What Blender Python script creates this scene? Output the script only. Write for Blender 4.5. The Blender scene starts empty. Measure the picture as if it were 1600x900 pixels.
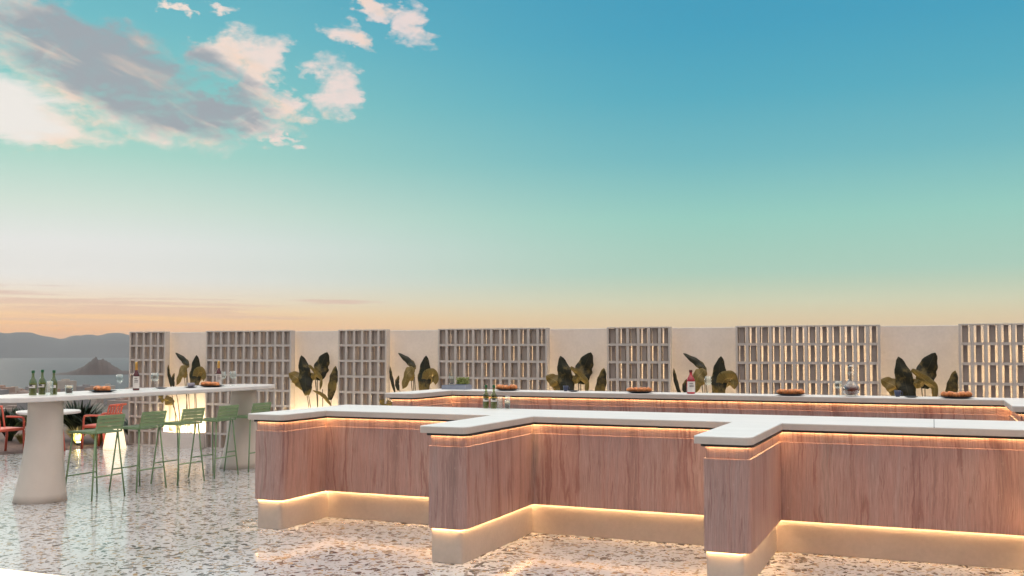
import bpy, bmesh, math, random
from mathutils import Vector, Matrix
random.seed(7)
sc = bpy.context.scene
COL = sc.collection
R = math.radians

# ------------------------------------------------------------------ helpers
def lin(c):
    return tuple(((v/255)/12.92 if v/255 <= .04045 else (((v/255)+.055)/1.055)**2.4) for v in c)

def obj(name, bm, mat, parent=None, smooth=False, loc=None):
    me = bpy.data.meshes.new(name)
    bmesh.ops.recalc_face_normals(bm, faces=bm.faces)
    bm.to_mesh(me); bm.free()
    if smooth:
        for p in me.polygons: p.use_smooth = True
    o = bpy.data.objects.new(name, me); COL.objects.link(o)
    for m in (mat if isinstance(mat, (list, tuple)) else [mat]):
        me.materials.append(m)
    if parent: o.parent = parent
    if loc: o.location = loc
    return o

def thing(name, label, cat, loc=(0, 0, 0), rz=0, group=None):
    o = bpy.data.objects.new(name, None); COL.objects.link(o)
    o.empty_display_size = .1
    o.location = loc; o.rotation_euler = (0, 0, rz)
    o['label'] = label; o['category'] = cat
    if group: o['group'] = group
    return o

def tag(o, label, cat, group=None):
    o['label'] = label; o['category'] = cat
    if group: o['group'] = group
    return o

def dup(root, loc, rz=None, label=None, group=None, scale=None):
    r = root.copy(); COL.objects.link(r); r.location = loc
    if rz is not None: r.rotation_euler = (0, 0, rz)
    if label: r['label'] = label
    if group: r['group'] = group
    if scale: r.scale = scale
    for ch in list(root.children):
        c = ch.copy(); COL.objects.link(c); c.parent = r
        for g in list(ch.children):
            d = g.copy(); COL.objects.link(d); d.parent = c
    return r

def box(bm, x0, x1, y0, y1, z0, z1):
    v = [bm.verts.new(p) for p in ((x0,y0,z0),(x1,y0,z0),(x1,y1,z0),(x0,y1,z0),(x0,y0,z1),(x1,y0,z1),(x1,y1,z1),(x0,y1,z1))]
    for f in ((3,2,1,0),(4,5,6,7),(0,1,5,4),(1,2,6,5),(2,3,7,6),(3,0,4,7)):
        bm.faces.new([v[i] for i in f])

def prism(bm, pts, z0, z1):
    a = [bm.verts.new((x, y, z0)) for x, y in pts]
    b = [bm.verts.new((x, y, z1)) for x, y in pts]
    n = len(pts)
    bm.faces.new(a[::-1]); bm.faces.new(b)
    for i in range(n):
        bm.faces.new((a[i], a[(i+1) % n], b[(i+1) % n], b[i]))

def strip_prism(bm, path, z0, z1, w):
    """a thin wall of width w following an open path (offset to the right-hand side)"""
    n = len(path); L = []
    for i in range(n):
        p = Vector(path[i])
        d1 = (Vector(path[i])-Vector(path[i-1])).normalized() if i > 0 else None
        d2 = (Vector(path[i+1])-Vector(path[i])).normalized() if i < n-1 else None
        d1 = d1 or d2; d2 = d2 or d1
        n1 = Vector((d1.y, -d1.x)); n2 = Vector((d2.y, -d2.x))
        m = (n1+n2).normalized(); k = w/max(.3, m.dot(n1))
        L.append(p+m*k)
    vs = []
    for p, q in zip(path, L):
        vs.append([bm.verts.new((p[0], p[1], z0)), bm.verts.new((q.x, q.y, z0)), bm.verts.new((q.x, q.y, z1)), bm.verts.new((p[0], p[1], z1))])
    for a, b in zip(vs, vs[1:]):
        for i in range(4):
            bm.faces.new((a[i], a[(i+1) % 4], b[(i+1) % 4], b[i]))
    bm.faces.new(vs[0][::-1]); bm.faces.new(vs[-1])

def rounded(pts, rads, seg=5):
    """round the corners of a closed polygon; rads gives one radius per corner"""
    out = []; n = len(pts)
    for i in range(n):
        p = Vector(pts[i]); r = rads[i]
        if r <= 0: out.append((p.x, p.y)); continue
        a = (Vector(pts[i-1])-p).normalized(); b = (Vector(pts[(i+1) % n])-p).normalized()
        for k in range(seg+1):
            t = k/seg
            q = (p+a*r)*(1-t)**2 + p*2*t*(1-t) + (p+b*r)*t*t
            out.append((q.x, q.y))
    return out

def lathe(bm, prof, seg=20, c=(0, 0, 0), sx=1, sy=1, caps=True):
    rings = []
    for r, z in prof:
        rings.append([bm.verts.new((c[0]+r*sx*math.cos(2*math.pi*k/seg), c[1]+r*sy*math.sin(2*math.pi*k/seg), c[2]+z)) for k in range(seg)])
    for a, b in zip(rings, rings[1:]):
        for k in range(seg):
            bm.faces.new((a[k], a[(k+1) % seg], b[(k+1) % seg], b[k]))
    if caps:
        bm.faces.new(rings[0][::-1]); bm.faces.new(rings[-1])

def tube(bm, pts, r, seg=8, r2=None):
    pts = [Vector(p) for p in pts]; n = len(pts); rings = []
    up = Vector((0, 0, 1))
    prev = None
    for i, p in enumerate(pts):
        d = (pts[min(i+1, n-1)]-pts[max(i-1, 0)]).normalized()
        if prev is None:
            a = d.cross(up if abs(d.z) < .95 else Vector((1, 0, 0))).normalized()
        else:
            a = (prev-d*prev.dot(d)).normalized()
        prev = a; b = d.cross(a)
        rr = r if r2 is None else r+(r2-r)*i/(n-1)
        rings.append([bm.verts.new(p+(a*math.cos(2*math.pi*k/seg)+b*math.sin(2*math.pi*k/seg))*rr) for k in range(seg)])
    for a, b in zip(rings, rings[1:]):
        for k in range(seg):
            bm.faces.new((a[k], a[(k+1) % seg], b[(k+1) % seg], b[k]))
    bm.faces.new(rings[0][::-1]); bm.faces.new(rings[-1])

def smooth_path(pts, n=12):
    """Catmull-Rom through the points"""
    P = [Vector(p) for p in pts]
    P = [P[0]*2-P[1]]+P+[P[-1]*2-P[-2]]
    out = []
    for i in range(1, len(P)-2):
        for k in range(n):
            t = k/n
            a, b, c, d = P[i-1], P[i], P[i+1], P[i+2]
            out.append(.5*((2*b)+(c-a)*t+(2*a-5*b+4*c-d)*t*t+(3*b-a-3*c+d)*t**3))
    out.append(P[-2])
    return out

def bevel(o, w=.004, seg=2, ang=35):
    m = o.modifiers.new('bevel', 'BEVEL'); m.width = w; m.segments = seg
    m.limit_method = 'ANGLE'; m.angle_limit = R(ang); m.harden_normals = False
    return o

# ------------------------------------------------------------------ node maths
class N:
    """a small wrapper so shader maths can be written as expressions"""
    def __init__(s, nt, sock): s.nt = nt; s.s = sock
    def _m(s, op, *o):
        n = s.nt.nodes.new('ShaderNodeMath'); n.operation = op
        for i, v in enumerate((s,)+o):
            if isinstance(v, N): s.nt.links.new(v.s, n.inputs[i])
            else: n.inputs[i].default_value = v
        return N(s.nt, n.outputs[0])
    def __add__(s, o): return s._m('ADD', o)
    def __radd__(s, o): return s._m('ADD', o)
    def __sub__(s, o): return s._m('SUBTRACT', o)
    def __rsub__(s, o): return (s*-1.0)+o
    def __mul__(s, o): return s._m('MULTIPLY', o)
    def __rmul__(s, o): return s._m('MULTIPLY', o)
    def __truediv__(s, o): return s._m('DIVIDE', o)
    def pw(s, o): return s._m('POWER', o)
    def mx(s, o): return s._m('MAXIMUM', o)
    def mn(s, o): return s._m('MINIMUM', o)
    def ab(s): return s._m('ABSOLUTE')
    def gt(s, o): return s._m('GREATER_THAN', o)
    def step(s, a, b):
        n = s.nt.nodes.new('ShaderNodeMapRange'); n.interpolation_type = 'SMOOTHSTEP'
        s.nt.links.new(s.s, n.inputs[0]); n.inputs[1].default_value = a; n.inputs[2].default_value = b
        return N(s.nt, n.outputs[0])
    def linear(s, a, b, c=0., d=1.):
        n = s.nt.nodes.new('ShaderNodeMapRange')
        s.nt.links.new(s.s, n.inputs[0])
        for i, v in enumerate((a, b, c, d)): n.inputs[i+1].default_value = v
        return N(s.nt, n.outputs[0])

def sep(nt, sock):
    n = nt.nodes.new('ShaderNodeSeparateXYZ'); nt.links.new(sock, n.inputs[0])
    return [N(nt, n.outputs[i]) for i in range(3)]
def comb(nt, x, y, z):
    n = nt.nodes.new('ShaderNodeCombineXYZ')
    for i, v in enumerate((x, y, z)):
        if isinstance(v, N): nt.links.new(v.s, n.inputs[i])
        else: n.inputs[i].default_value = v
    return n.outputs[0]
def noise(nt, vec, scale, detail=4, rough=.55, dist=0.):
    n = nt.nodes.new('ShaderNodeTexNoise'); n.inputs['Scale'].default_value = scale
    n.inputs['Detail'].default_value = detail; n.inputs['Roughness'].default_value = rough
    n.inputs['Distortion'].default_value = dist
    if vec is not None: nt.links.new(vec, n.inputs['Vector'])
    return N(nt, n.outputs[0])
def voro(nt, vec, scale, feature='F1'):
    n = nt.nodes.new('ShaderNodeTexVoronoi'); n.feature = feature; n.inputs['Scale'].default_value = scale
    nt.links.new(vec, n.inputs['Vector']); return n
def ramp(nt, fac, stops, interp='LINEAR'):
    n = nt.nodes.new('ShaderNodeValToRGB'); n.color_ramp.interpolation = interp
    e = n.color_ramp.elements
    e[0].position, e[1].position = stops[0][0], stops[-1][0]
    e[0].color = (*stops[0][1], 1); e[1].color = (*stops[-1][1], 1)
    for p, c in stops[1:-1]:
        k = e.new(p); k.color = (*c, 1)
    nt.links.new(fac.s, n.inputs[0]); return n.outputs[0]
def mix(nt, fac, a, b):
    n = nt.nodes.new('ShaderNodeMix'); n.data_type = 'RGBA'
    for i, v in ((0, fac), (6, a), (7, b)):
        if isinstance(v, N): nt.links.new(v.s, n.inputs[i])
        elif isinstance(v, (tuple, list)): n.inputs[i].default_value = (*v, 1)
        elif isinstance(v, (float, int)): n.inputs[i].default_value = v
        else: nt.links.new(v, n.inputs[i])
    return n.outputs[2]

def material(name):
    m = bpy.data.materials.new(name); m.use_nodes = True
    nt = m.node_tree; b = nt.nodes['Principled BSDF']
    return m, nt, b
def tc(nt, kind='Object'):
    return nt.nodes.new('ShaderNodeTexCoord').outputs[kind]
def bump(nt, b, h, strength=.2, dist=.01):
    n = nt.nodes.new('ShaderNodeBump'); n.inputs['Strength'].default_value = strength; n.inputs['Distance'].default_value = dist
    nt.links.new(h.s, n.inputs['Height']); nt.links.new(n.outputs[0], b.inputs['Normal'])

def simple(name, col, rough=.5, metal=0., var=.12, scale=8., spec=.5, bmp=0.):
    """procedural paint / plaster: colour with a slight mottling"""
    m, nt, b = material(name)
    n = noise(nt, tc(nt), scale, 5)
    c = mix(nt, n.linear(.3, .7), tuple(v*(1-var) for v in col), tuple(min(1, v*(1+var)) for v in col))
    nt.links.new(c, b.inputs['Base Color'])
    b.inputs['Roughness'].default_value = rough; b.inputs['Metallic'].default_value = metal
    b.inputs['Specular IOR Level'].default_value = spec
    if bmp: bump(nt, b, noise(nt, tc(nt), scale*12, 3), bmp, .004)
    return m
def glow(name, col, strength):
    m, nt, b = material(name)
    b.inputs['Base Color'].default_value = (.8, .75, .65, 1)
    b.inputs['Emission Color'].default_value = (*col, 1); b.inputs['Emission Strength'].default_value = strength
    return m
def thinglass(name, tint=(.93, .96, .95), gloss=.28):
    m, nt, b = material(name)
    nt.nodes.remove(b)
    tr = nt.nodes.new('ShaderNodeBsdfTransparent'); tr.inputs[0].default_value = (*tint, 1)
    gl = nt.nodes.new('ShaderNodeBsdfGlossy'); gl.inputs['Roughness'].default_value = .03; gl.inputs[0].default_value = (.95, .95, .95, 1)
    lw = nt.nodes.new('ShaderNodeLayerWeight'); lw.inputs[0].default_value = .35
    ms = nt.nodes.new('ShaderNodeMixShader')
    k = N(nt, lw.outputs['Facing'])*gloss+.02
    nt.links.new(k.s, ms.inputs[0]); nt.links.new(tr.outputs[0], ms.inputs[1]); nt.links.new(gl.outputs[0], ms.inputs[2])
    nt.links.new(ms.outputs[0], nt.nodes['Material Output'].inputs[0])
    return m
def glass(name, col, rough=.02, ior=1.45):
    m, nt, b = material(name)
    b.inputs['Base Color'].default_value = (*col, 1); b.inputs['Roughness'].default_value = rough
    b.inputs['Transmission Weight'].default_value = 1.; b.inputs['IOR'].default_value = ior
    return m

# ------------------------------------------------------------------ materials
def travertine():
    m, nt, b = material('vein_cut_travertine')
    x, y, z = sep(nt, tc(nt))
    s = x + y*.93
    wob = (noise(nt, comb(nt, s*1.2, 0., z*1.1), 1.6, 4, .6)-.5)*.12
    sw = s + wob
    fine = noise(nt, comb(nt, sw*26., 0., z*.55), 1., 6, .65)
    broad = noise(nt, comb(nt, sw*4.3, 0., z*.28), 1., 3, .5)
    vein = noise(nt, comb(nt, sw*7.5, 3.7, z*.5), 1., 2, .5)
    veinm = (vein-.5).ab().step(.035, .0)
    speck = noise(nt, comb(nt, s*60., 1., z*22.), 1., 3, .7)
    grain = noise(nt, comb(nt, s*150., 5., z*5.), 1., 4, .7)
    base = ramp(nt, broad*.52+fine*.48, [(.32, (.205, .122, .112)), (.41, (.315, .182, .160)), (.475, (.41, .240, .212)), (.53, (.35, .222, .202)), (.585, (.42, .272, .245)), (.65, (.31, .216, .198)), (.76, (.23, .170, .158))])
    patch = noise(nt, comb(nt, s*2., 9., z*1.2), 1., 2)
    c = mix(nt, veinm*patch.step(.38, .54)*.62, base, (.20, .07, .06))
    vein2 = noise(nt, comb(nt, sw*17.+noise(nt, comb(nt, s*9., 2., z*7.), 1., 3)*.35, 8.2, z*.8), 1., 2, .5)
    c = mix(nt, (vein2-.5).ab().step(.018, .0)*noise(nt, comb(nt, s*5., 4., z*2.5), 1., 2).step(.43, .60)*.45, c, (.17, .066, .056))
    c = mix(nt, grain.step(.50, .66)*.42, c, (.15, .10, .088))
    c = mix(nt, grain.step(.48, .34)*.34, c, (.56, .41, .36))
    c = mix(nt, speck.step(.60, .72)*.40, c, (.52, .40, .35))
    nt.links.new(c, b.inputs['Base Color'])
    nt.links.new((fine*.3+.32).s, b.inputs['Roughness'])
    bump(nt, b, speck+grain, .22, .004)
    return m
def marble():
    m, nt, b = material('white_counter_stone')
    x, y, z = sep(nt, tc(nt))
    st = noise(nt, comb(nt, x*.9, y*9., z*9.), 1., 5, .55, .15)
    sp = noise(nt, comb(nt, x*3., y*5., z*5.), 2., 5)
    c = ramp(nt, st*.7+sp*.3, [(.3, (.72, .71, .70)), (.5, (.77, .765, .76)), (.7, (.82, .815, .81))])
    nt.links.new(c, b.inputs['Base Color'])
    b.inputs['IOR'].default_value = 1.42
    nt.links.new((sp*.15+.26).s, b.inputs['Roughness'])
    return m
def terrazzo():
    m, nt, b = material('terrazzo_floor')
    o = tc(nt); x, y, z = sep(nt, o)
    warp = nt.nodes.new('ShaderNodeTexNoise'); warp.inputs['Scale'].default_value = 9.; warp.inputs['Detail'].default_value = 3
    nt.links.new(o, warp.inputs['Vector'])
    va = nt.nodes.new('ShaderNodeVectorMath'); va.operation = 'MULTIPLY_ADD'
    nt.links.new(warp.outputs['Color'], va.inputs[0]); va.inputs[1].default_value = (.11, .11, 0); nt.links.new(o, va.inputs[2])
    vec = va.outputs[0]
    base = mix(nt, noise(nt, o, 1.3, 5).linear(.3, .7), (.50, .50, .515), (.60, .605, .62))
    base = mix(nt, noise(nt, o, 160., 3).step(.58, .7)*.4, base, (.42, .39, .36))
    c = base; allm = None
    for sc_, thr, off, cols in ((21., .83, 0., [(.0, (.012, .012, .015)), (.4, (.025, .024, .024)), (.65, (.08, .06, .05)), (.8, (.04, .04, .045)), (1., (.02, .022, .025))]),
                                (30., .86, 5., [(.0, (.36, .24, .12)), (.4, (.46, .33, .20)), (.7, (.22, .17, .14)), (1., (.09, .085, .085))]),
                                (52., .84, 9., [(.0, (.10, .09, .085)), (.5, (.34, .25, .17)), (1., (.05, .05, .055))])):
        v = voro(nt, comb(nt, *[q+off for q in sep(nt, vec)[:2]], 0.), sc_)
        e = voro(nt, comb(nt, *[q+off for q in sep(nt, vec)[:2]], 0.), sc_, 'DISTANCE_TO_EDGE')
        r, g, bl = sep(nt, v.outputs['Color'])
        msk = r.gt(thr)*N(nt, e.outputs['Distance']).step(.03+.0*sc_, .075)
        c = mix(nt, msk, c, ramp(nt, g, cols))
    nt.links.new(c, b.inputs['Base Color'])
    nt.links.new((noise(nt, o, 2.2, 4)*.07+.085).s, b.inputs['Roughness'])
    b.inputs['IOR'].default_value = 2.05
    bump(nt, b, noise(nt, o, 6., 3), .05, .004)
    return m
def concrete(name, col):
    m, nt, b = material(name)
    o = tc(nt)
    n1 = noise(nt, o, 2.4, 6, .6); n2 = noise(nt, o, 28., 4)
    c = mix(nt, (n1*.65+n2*.35).linear(.32, .68), tuple(v*.88 for v in col), tuple(v*1.08 for v in col))
    nt.links.new(c, b.inputs['Base Color']); b.inputs['Roughness'].default_value = .62
    bump(nt, b, n2, .08, .003)
    return m
def leafmat(name, dark, pale, lit_patch=.0):
    m, nt, b = material(name)
    x, y, z = sep(nt, tc(nt, 'UV'))
    vein = noise(nt, comb(nt, y*46., x*1.2, 0.), 1., 3, .5)
    n = noise(nt, tc(nt), 5., 4)
    c = mix(nt, (vein*.55+n*.45).linear(.3, .7), dark, pale)
    c = mix(nt, noise(nt, tc(nt), 3.1, 5, .6).step(.50, .62)*lit_patch, c, (.26, .185, .05))  # gold patches stand in for warm light on the blade
    c = mix(nt, x.ab().step(.055, .02)*.6, c, tuple(v*1.6 for v in pale))
    nt.links.new(c, b.inputs['Base Color']); b.inputs['Roughness'].default_value = .42
    bump(nt, b, vein, .3, .006)
    tr = nt.nodes.new('ShaderNodeBsdfTranslucent'); nt.links.new(c, tr.inputs[0])
    ms = nt.nodes.new('ShaderNodeMixShader'); ms.inputs[0].default_value = .35
    nt.links.new(b.outputs[0], ms.inputs[1]); nt.links.new(tr.outputs[0], ms.inputs[2])
    nt.links.new(ms.outputs[0], nt.nodes['Material Output'].inputs[0])
    return m

M = dict(
    trav=travertine(), marble=marble(), terrazzo=terrazzo(),
    edge=concrete('counter_edge_stone', (.50, .44, .405)),
    plinth=concrete('plinth_concrete', (.46, .395, .35)),
    wall=concrete('wall_render', (.64, .575, .54)),
    screen=concrete('breeze_block_concrete', (.50, .455, .43)),
    infill=concrete('infill_block_brown', (.33, .275, .245)),  # set-back blocks in a darker brown than the uprights
    black=simple('black_joint_and_shade_strip', (.012, .012, .012), .6),  # black for slab joints, the shade line and the strip shield
    led=glow('warm_light_strip', (1., .63, .28), 46.),
    led_low=glow('warm_plinth_strip', (1., .60, .27), 105.),
    led_niche=glow('warm_niche_strip', (1., .76, .42), 400.),
    led_wall=glow('warm_screen_strip', (1., .76, .46), 9.),
    step=glow('lit_step_diffuser', (1., .80, .50), .62),
    lantern=glow('lit_lantern_shade', (1., .80, .50), .95),
    cream=simple('cream_table_plaster', (.62, .55, .49), .55, var=.05, scale=3., bmp=.05),
    tabletop=simple('pale_table_top', (.72, .70, .69), .28, var=.04, scale=5.),
    green=simple('sage_green_metal', (.19, .295, .155), .42, var=.08),
    coral=simple('coral_red_metal', (.62, .13, .085), .4, var=.08),
    soil=simple('planter_soil', (.05, .035, .025), .9, var=.5, scale=60.),
    leaf_dark=leafmat('dark_leaf_lit_patches', (.012, .014, .009), (.045, .043, .018), .85),  # near black, with the uplight's gold painted in as patches
    leaf_uplit=leafmat('uplit_leaf', (.15, .105, .025), (.32, .225, .06)),  # glow of the warm uplight put into the leaf colour
    stem=simple('plant_stem', (.05, .045, .018), .5),
    bread=simple('golden_bread', (.58, .20, .06), .5, var=.5, scale=30., bmp=.2),
    plate=simple('dark_stoneware', (.022, .024, .03), .35),
    cup=simple('grey_stoneware', (.30, .28, .34), .4),
    bluecup=simple('dark_blue_stoneware', (.03, .04, .085), .35),
    tray=simple('blue_grey_tray', (.22, .24, .30), .45),
    label=simple('bottle_paper', (.66, .62, .58), .7),
    ink=simple('dark_print', (.06, .05, .06), .7),
    foil=simple('gold_foil', (.75, .42, .12), .32, metal=1.),
    cap=simple('green_cap', (.012, .09, .03), .35),
    oil=simple('olive_oil', (.17, .165, .035), .12, var=.3, spec=.7),
    clear=thinglass('clear_glass'), bottleglass=thinglass('pale_green_bottle_glass', (.62, .68, .46), .34), cut=thinglass('cut_glass', (.9, .9, .88), .75),
    wine=simple('dark_red_glass', (.085, .012, .014), .08, var=.2, spec=.8),
    redglass=simple('bright_red_glass', (.42, .02, .03), .1, var=.3, spec=.8),
    cola=simple('dark_drink', (.055, .022, .012), .15, var=.3),
    foam=simple('pale_foam', (.74, .58, .36), .6),
    amber=simple('amber_liquor', (.12, .028, .014), .12, var=.3, spec=.7),
    deck=simple('brown_deck', (.13, .085, .075), .85, var=.35, scale=14., spec=.2),
    shrub=simple('dark_shrub_leaf', (.018, .035, .016), .5, var=.5, scale=3.),
    grass=simple('dry_grass_blade', (.22, .19, .06), .6, var=.4, scale=4.),
    herb=simple('herb_leaf', (.20, .24, .06), .6, var=.4, scale=30.),
    brass=simple('lamp_housing', (.05, .05, .05), .4),
    rock=simple('island_rock', (.055, .038, .034), .9, var=.3, scale=.02),
    hill=simple('far_hill', (.06, .065, .07), .9, var=.2, scale=.002),
    shore=simple('shore_land', (.11, .085, .07), .9, var=.35, scale=.02),
)

# ------------------------------------------------------------------ setting
CX = [-1.133+2.18*k for k in (-2, -1, 0, 1, 2)]      # right edges of the bar's piers
TOP = 1.985

bm = bmesh.new()
prism(bm, [(-17.6, 0.), (-14.90, 7.9), (-13.63, 11.43), (-12.95, 13.30), (-12.95, 15.4), (9., 15.4), (9., -6.), (-17.6, -6.)][::-1], -.25, 0.)
f = obj('terrace_floor', bm, M['terrazzo']); f['kind'] = 'structure'
bm = bmesh.new(); box(bm, -30, -12.6, -6, 15.2, -.5, -.012)
f = obj('deck_path', bm, M['deck']); f['kind'] = 'structure'

def sea_mat():
    m, nt, b = material('hazy_sea')
    n = noise(nt, tc(nt), .02, 5)
    nt.links.new(mix(nt, n, (.03, .04, .05), (.06, .07, .075)), b.inputs['Base Color'])
    b.inputs['Roughness'].default_value = .6
    b.inputs['Specular IOR Level'].default_value = .25
    return m
bm = bmesh.new(); box(bm, -30000, 30000, -30000, 30000, -45, -40)
f = obj('sea', bm, sea_mat()); f['kind'] = 'structure'

def ridge(name, az0, az1, d0, d1, fn, n, m, mat, base):
    """land as a height field over a fan of directions and distances, closed below"""
    bm = bmesh.new(); g = []
    for i in range(n+1):
        a = az0+(az1-az0)*i/n; row = []
        for j in range(m+1):
            d = d0+(d1-d0)*j/m
            row.append(bm.verts.new((d*math.sin(a), d*math.cos(a), base+fn(a, j/m))))
        g.append(row)
    for i in range(n):
        for j in range(m):
            bm.faces.new((g[i][j], g[i+1][j], g[i+1][j+1], g[i][j+1]))
    o = obj(name, bm, mat, smooth=True); o['kind'] = 'structure'
    return o
def az(px): return math.atan2(math.sin(-.3998+math.atan((px-800)/1555)), math.cos(-.3998+math.atan((px-800)/1555)))
def interp(t, tab):
    for (a, va), (b, vb) in zip(tab, tab[1:]):
        if t <= b:
            k = (t-a)/(b-a); k = k*k*(3-2*k); return va+(vb-va)*max(0, k)
    return tab[-1][1]
prof = [(-1.6, 150), (-1.2, 190), (-1.0, 170), (az(-40), 172), (az(0), 168), (az(18), 160), (az(40), 163), (az(65), 147), (az(97), 124), (az(125), 146), (az(143), 155), (az(153), 153), (az(182), 164), (az(200), 150), (az(240), 140), (az(400), 170), (-.3, 140), (.3, 150)]
def hill(a, v):
    s = math.sin(math.pi*min(1, v*1.0))**.8
    return -2+interp(a, prof)*s*(1+.03*math.sin(a*160)+.02*math.sin(a*410+v*7))*1.0
ridge('far_hills', -1.6, .3, 6400, 8200, hill, 420, 10, M['hill'], -40)
islp = [(az(80), 0), (az(105), 3), (az(120), 8), (az(133), 15), (az(145), 26), (az(151), 29.5), (az(157), 26), (az(166), 25), (az(178), 15), (az(192), 6), (az(215), 3), (az(235), 0)]
def isl(a, v): return -1.5+(1.5+interp(a, islp))*math.sin(math.pi*v)**.7*(1+.06*math.sin(a*900+v*4)+.04*math.sin(a*2100))
ridge('island', az(78), az(237), 1860, 2020, isl, 90, 8, M['rock'], -40)
def shore(a, v): return 1.2*math.sin(math.pi*v)**.3-.6
ridge('shore', -1.5, .1, 260, 1080, shore, 80, 12, M['shore'], -40)

town_mats = [simple('town_wall', c, .8, var=.1, scale=.2) for c in ((.34, .27, .24), (.42, .37, .33), (.26, .25, .26), (.36, .24, .19))]
for i in range(46):
    d = random.uniform(620, 1040); a = az(random.uniform(-12, 215))
    w = random.uniform(7, 22); dp = random.uniform(7, 12); h = random.uniform(4, 13)*(1.25 if i % 9 == 0 else 1)
    bm = bmesh.new(); box(bm, -w/2, w/2, -dp/2, dp/2, 0, h)
    box(bm, -w*.15, w*.2, -dp*.2, dp*.2, h, h+1.6)
    o = obj('town_building', bm, town_mats[i % 4], None, loc=(d*math.sin(a), d*math.cos(a), -39.6)); o.rotation_euler.z = random.uniform(-.6, .6)
    tag(o, 'small hazy building of the distant shore town behind the bar table', 'building', 'buildings of the far shore town')

# ------------------------------------------------------------------ perimeter wall, screens, niches
SCR = [(-13.10, -12.29), (-11.41, -9.67), (-8.77, -7.88), (-6.98, -5.19), (-4.28, -3.36), (-2.46, -.62), (.298, 1.22), (2.10, 3.93)]
WY = 13.82                                            # front face of the wall behind
bm = bmesh.new(); box(bm, -13.10, 5.0, WY, WY+.22, 0, TOP-.012)
w = obj('perimeter_wall', bm, M['wall']); bevel(w, .008)
tag(w, 'long pale rendered terrace wall standing behind the block screens and plant niches', 'wall')

rowh = .248
def screen(x0, x1, label):
    t = thing('breeze_block_screen', label, 'block screen', (x0, 13.60, 0), 0, 'pierced block screens along the terrace wall')
    W = x1-x0; ncell = max(3, round(W/.1525)); p = W/ncell; D = .115
    bm = bmesh.new()
    for k in range(9):                                # shelves between the rows
        z = k*rowh
        box(bm, .012, W-.012, .004, D-.004, max(.0, z-.017), min(TOP, z+.017))
    for r in range(8):
        z0, z1 = r*rowh+.0172, min((r+1)*rowh-.0172, TOP-.02)
        for c in range(1, ncell):
            box(bm, c*p-.0195, c*p+.0195, 0, D, z0, z1)
    for r in range(8):
        z0, z1 = r*rowh+.0172, min((r+1)*rowh-.0172, TOP-.02)
        for c in range(ncell):
            cx = (c+.5)*p
            nf = len(bm.faces)
            if (r+c) % 2: box(bm, cx-.034, cx+.034, .038, D-.006, z0, z1)
            else: box(bm, cx-.025, cx+.025, .062, D-.006, z0, z1)
            bm.faces.ensure_lookup_table()
            for fc in bm.faces[nf:]: fc.material_index = 1
    obj('lattice', bm, [M['screen'], M['infill']], t)
    bm = bmesh.new(); box(bm, 0, .028, -.002, D+.002, 0, TOP); box(bm, W-.028, W, -.002, D+.002, 0, TOP)
    box(bm, .028, W-.028, -.002, D+.002, TOP-.0195, TOP)
    bevel(obj('frame', bm, M['screen'], t), .003)
    for c in range(1, ncell):                         # a strip on the back of every upright, facing the wall
        bm = bmesh.new(); box(bm, c*p-.008, c*p+.008, D+.0005, D+.005, .03, TOP-.05)
        obj('light_strip', bm, M['led_wall'], t)
    return t
names = ['narrow backlit block screen at the far left end of the wall', 'wide backlit block screen behind the far end of the high table',
         'narrow backlit block screen left of the back bar end', 'wide backlit block screen behind the tray with herbs',
         'narrow backlit block screen behind the second bread plate', 'wide backlit block screen behind the glass decanter',
         'narrow backlit block screen at the right edge, right of the last plant niche', 'wide block screen beyond the right edge of the view']
for (a, b), l in zip(SCR, names): screen(a, b, l)

def leaf(bm, pts, width, y0, fold=.35, tilt=0., droop=.0, uvl=None, tear=0, seed=0):
    """blade with a fold along the midrib; pts run from leaf base to tip in (x, z)"""
    rnd = random.Random(seed)
    P = smooth_path([(x, y0+droop*i/(len(pts)-1), z) for i, (x, z) in enumerate(pts)], 9)
    n = len(P)-1; rows = []
    NW = 4
    for i, p in enumerate(P):
        t = i/n
        d = (P[min(i+1, n)]-P[max(i-1, 0)]).normalized()
        lat = Vector((d.z, 0, -d.x))
        if lat.length < .2: lat = Vector((1, 0, 0))
        lat.normalize()
        nor = d.cross(lat).normalized()
        lat = (lat*math.cos(tilt)+nor*math.sin(tilt)).normalized(); nor = d.cross(lat).normalized()
        wv = .57*width*(max(0, math.sin(math.pi*min(1, .04+t*.965)))**.55)*(1-.18*t)
        if i == n: wv = .004
        row = []
        for k in range(-NW, NW+1):
            u = k/NW
            edge = 1+.07*math.sin(t*23+seed+k)*abs(u)+(.03*(rnd.random()-.5) if abs(k) == NW else 0)
            q = p+lat*(wv*u*edge)+nor*(fold*wv*(abs(u)**1.25)+.12*wv*math.sin(t*14+u*2+seed))
            row.append((bm.verts.new(q), u, t))
        rows.append(row)
    torn = {(rnd.randrange(3, n-2), rnd.choice((0, 2*NW-1))) for _ in range(tear)}
    for i in range(n):
        for k in range(2*NW):
            
            c = (rows[i][k], rows[i+1][k], rows[i+1][k+1], rows[i][k+1])
            f = bm.faces.new([v[0] for v in c])
            for lp, v in zip(f.loops, c): lp[uvl].uv = (v[1], v[2])
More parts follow.
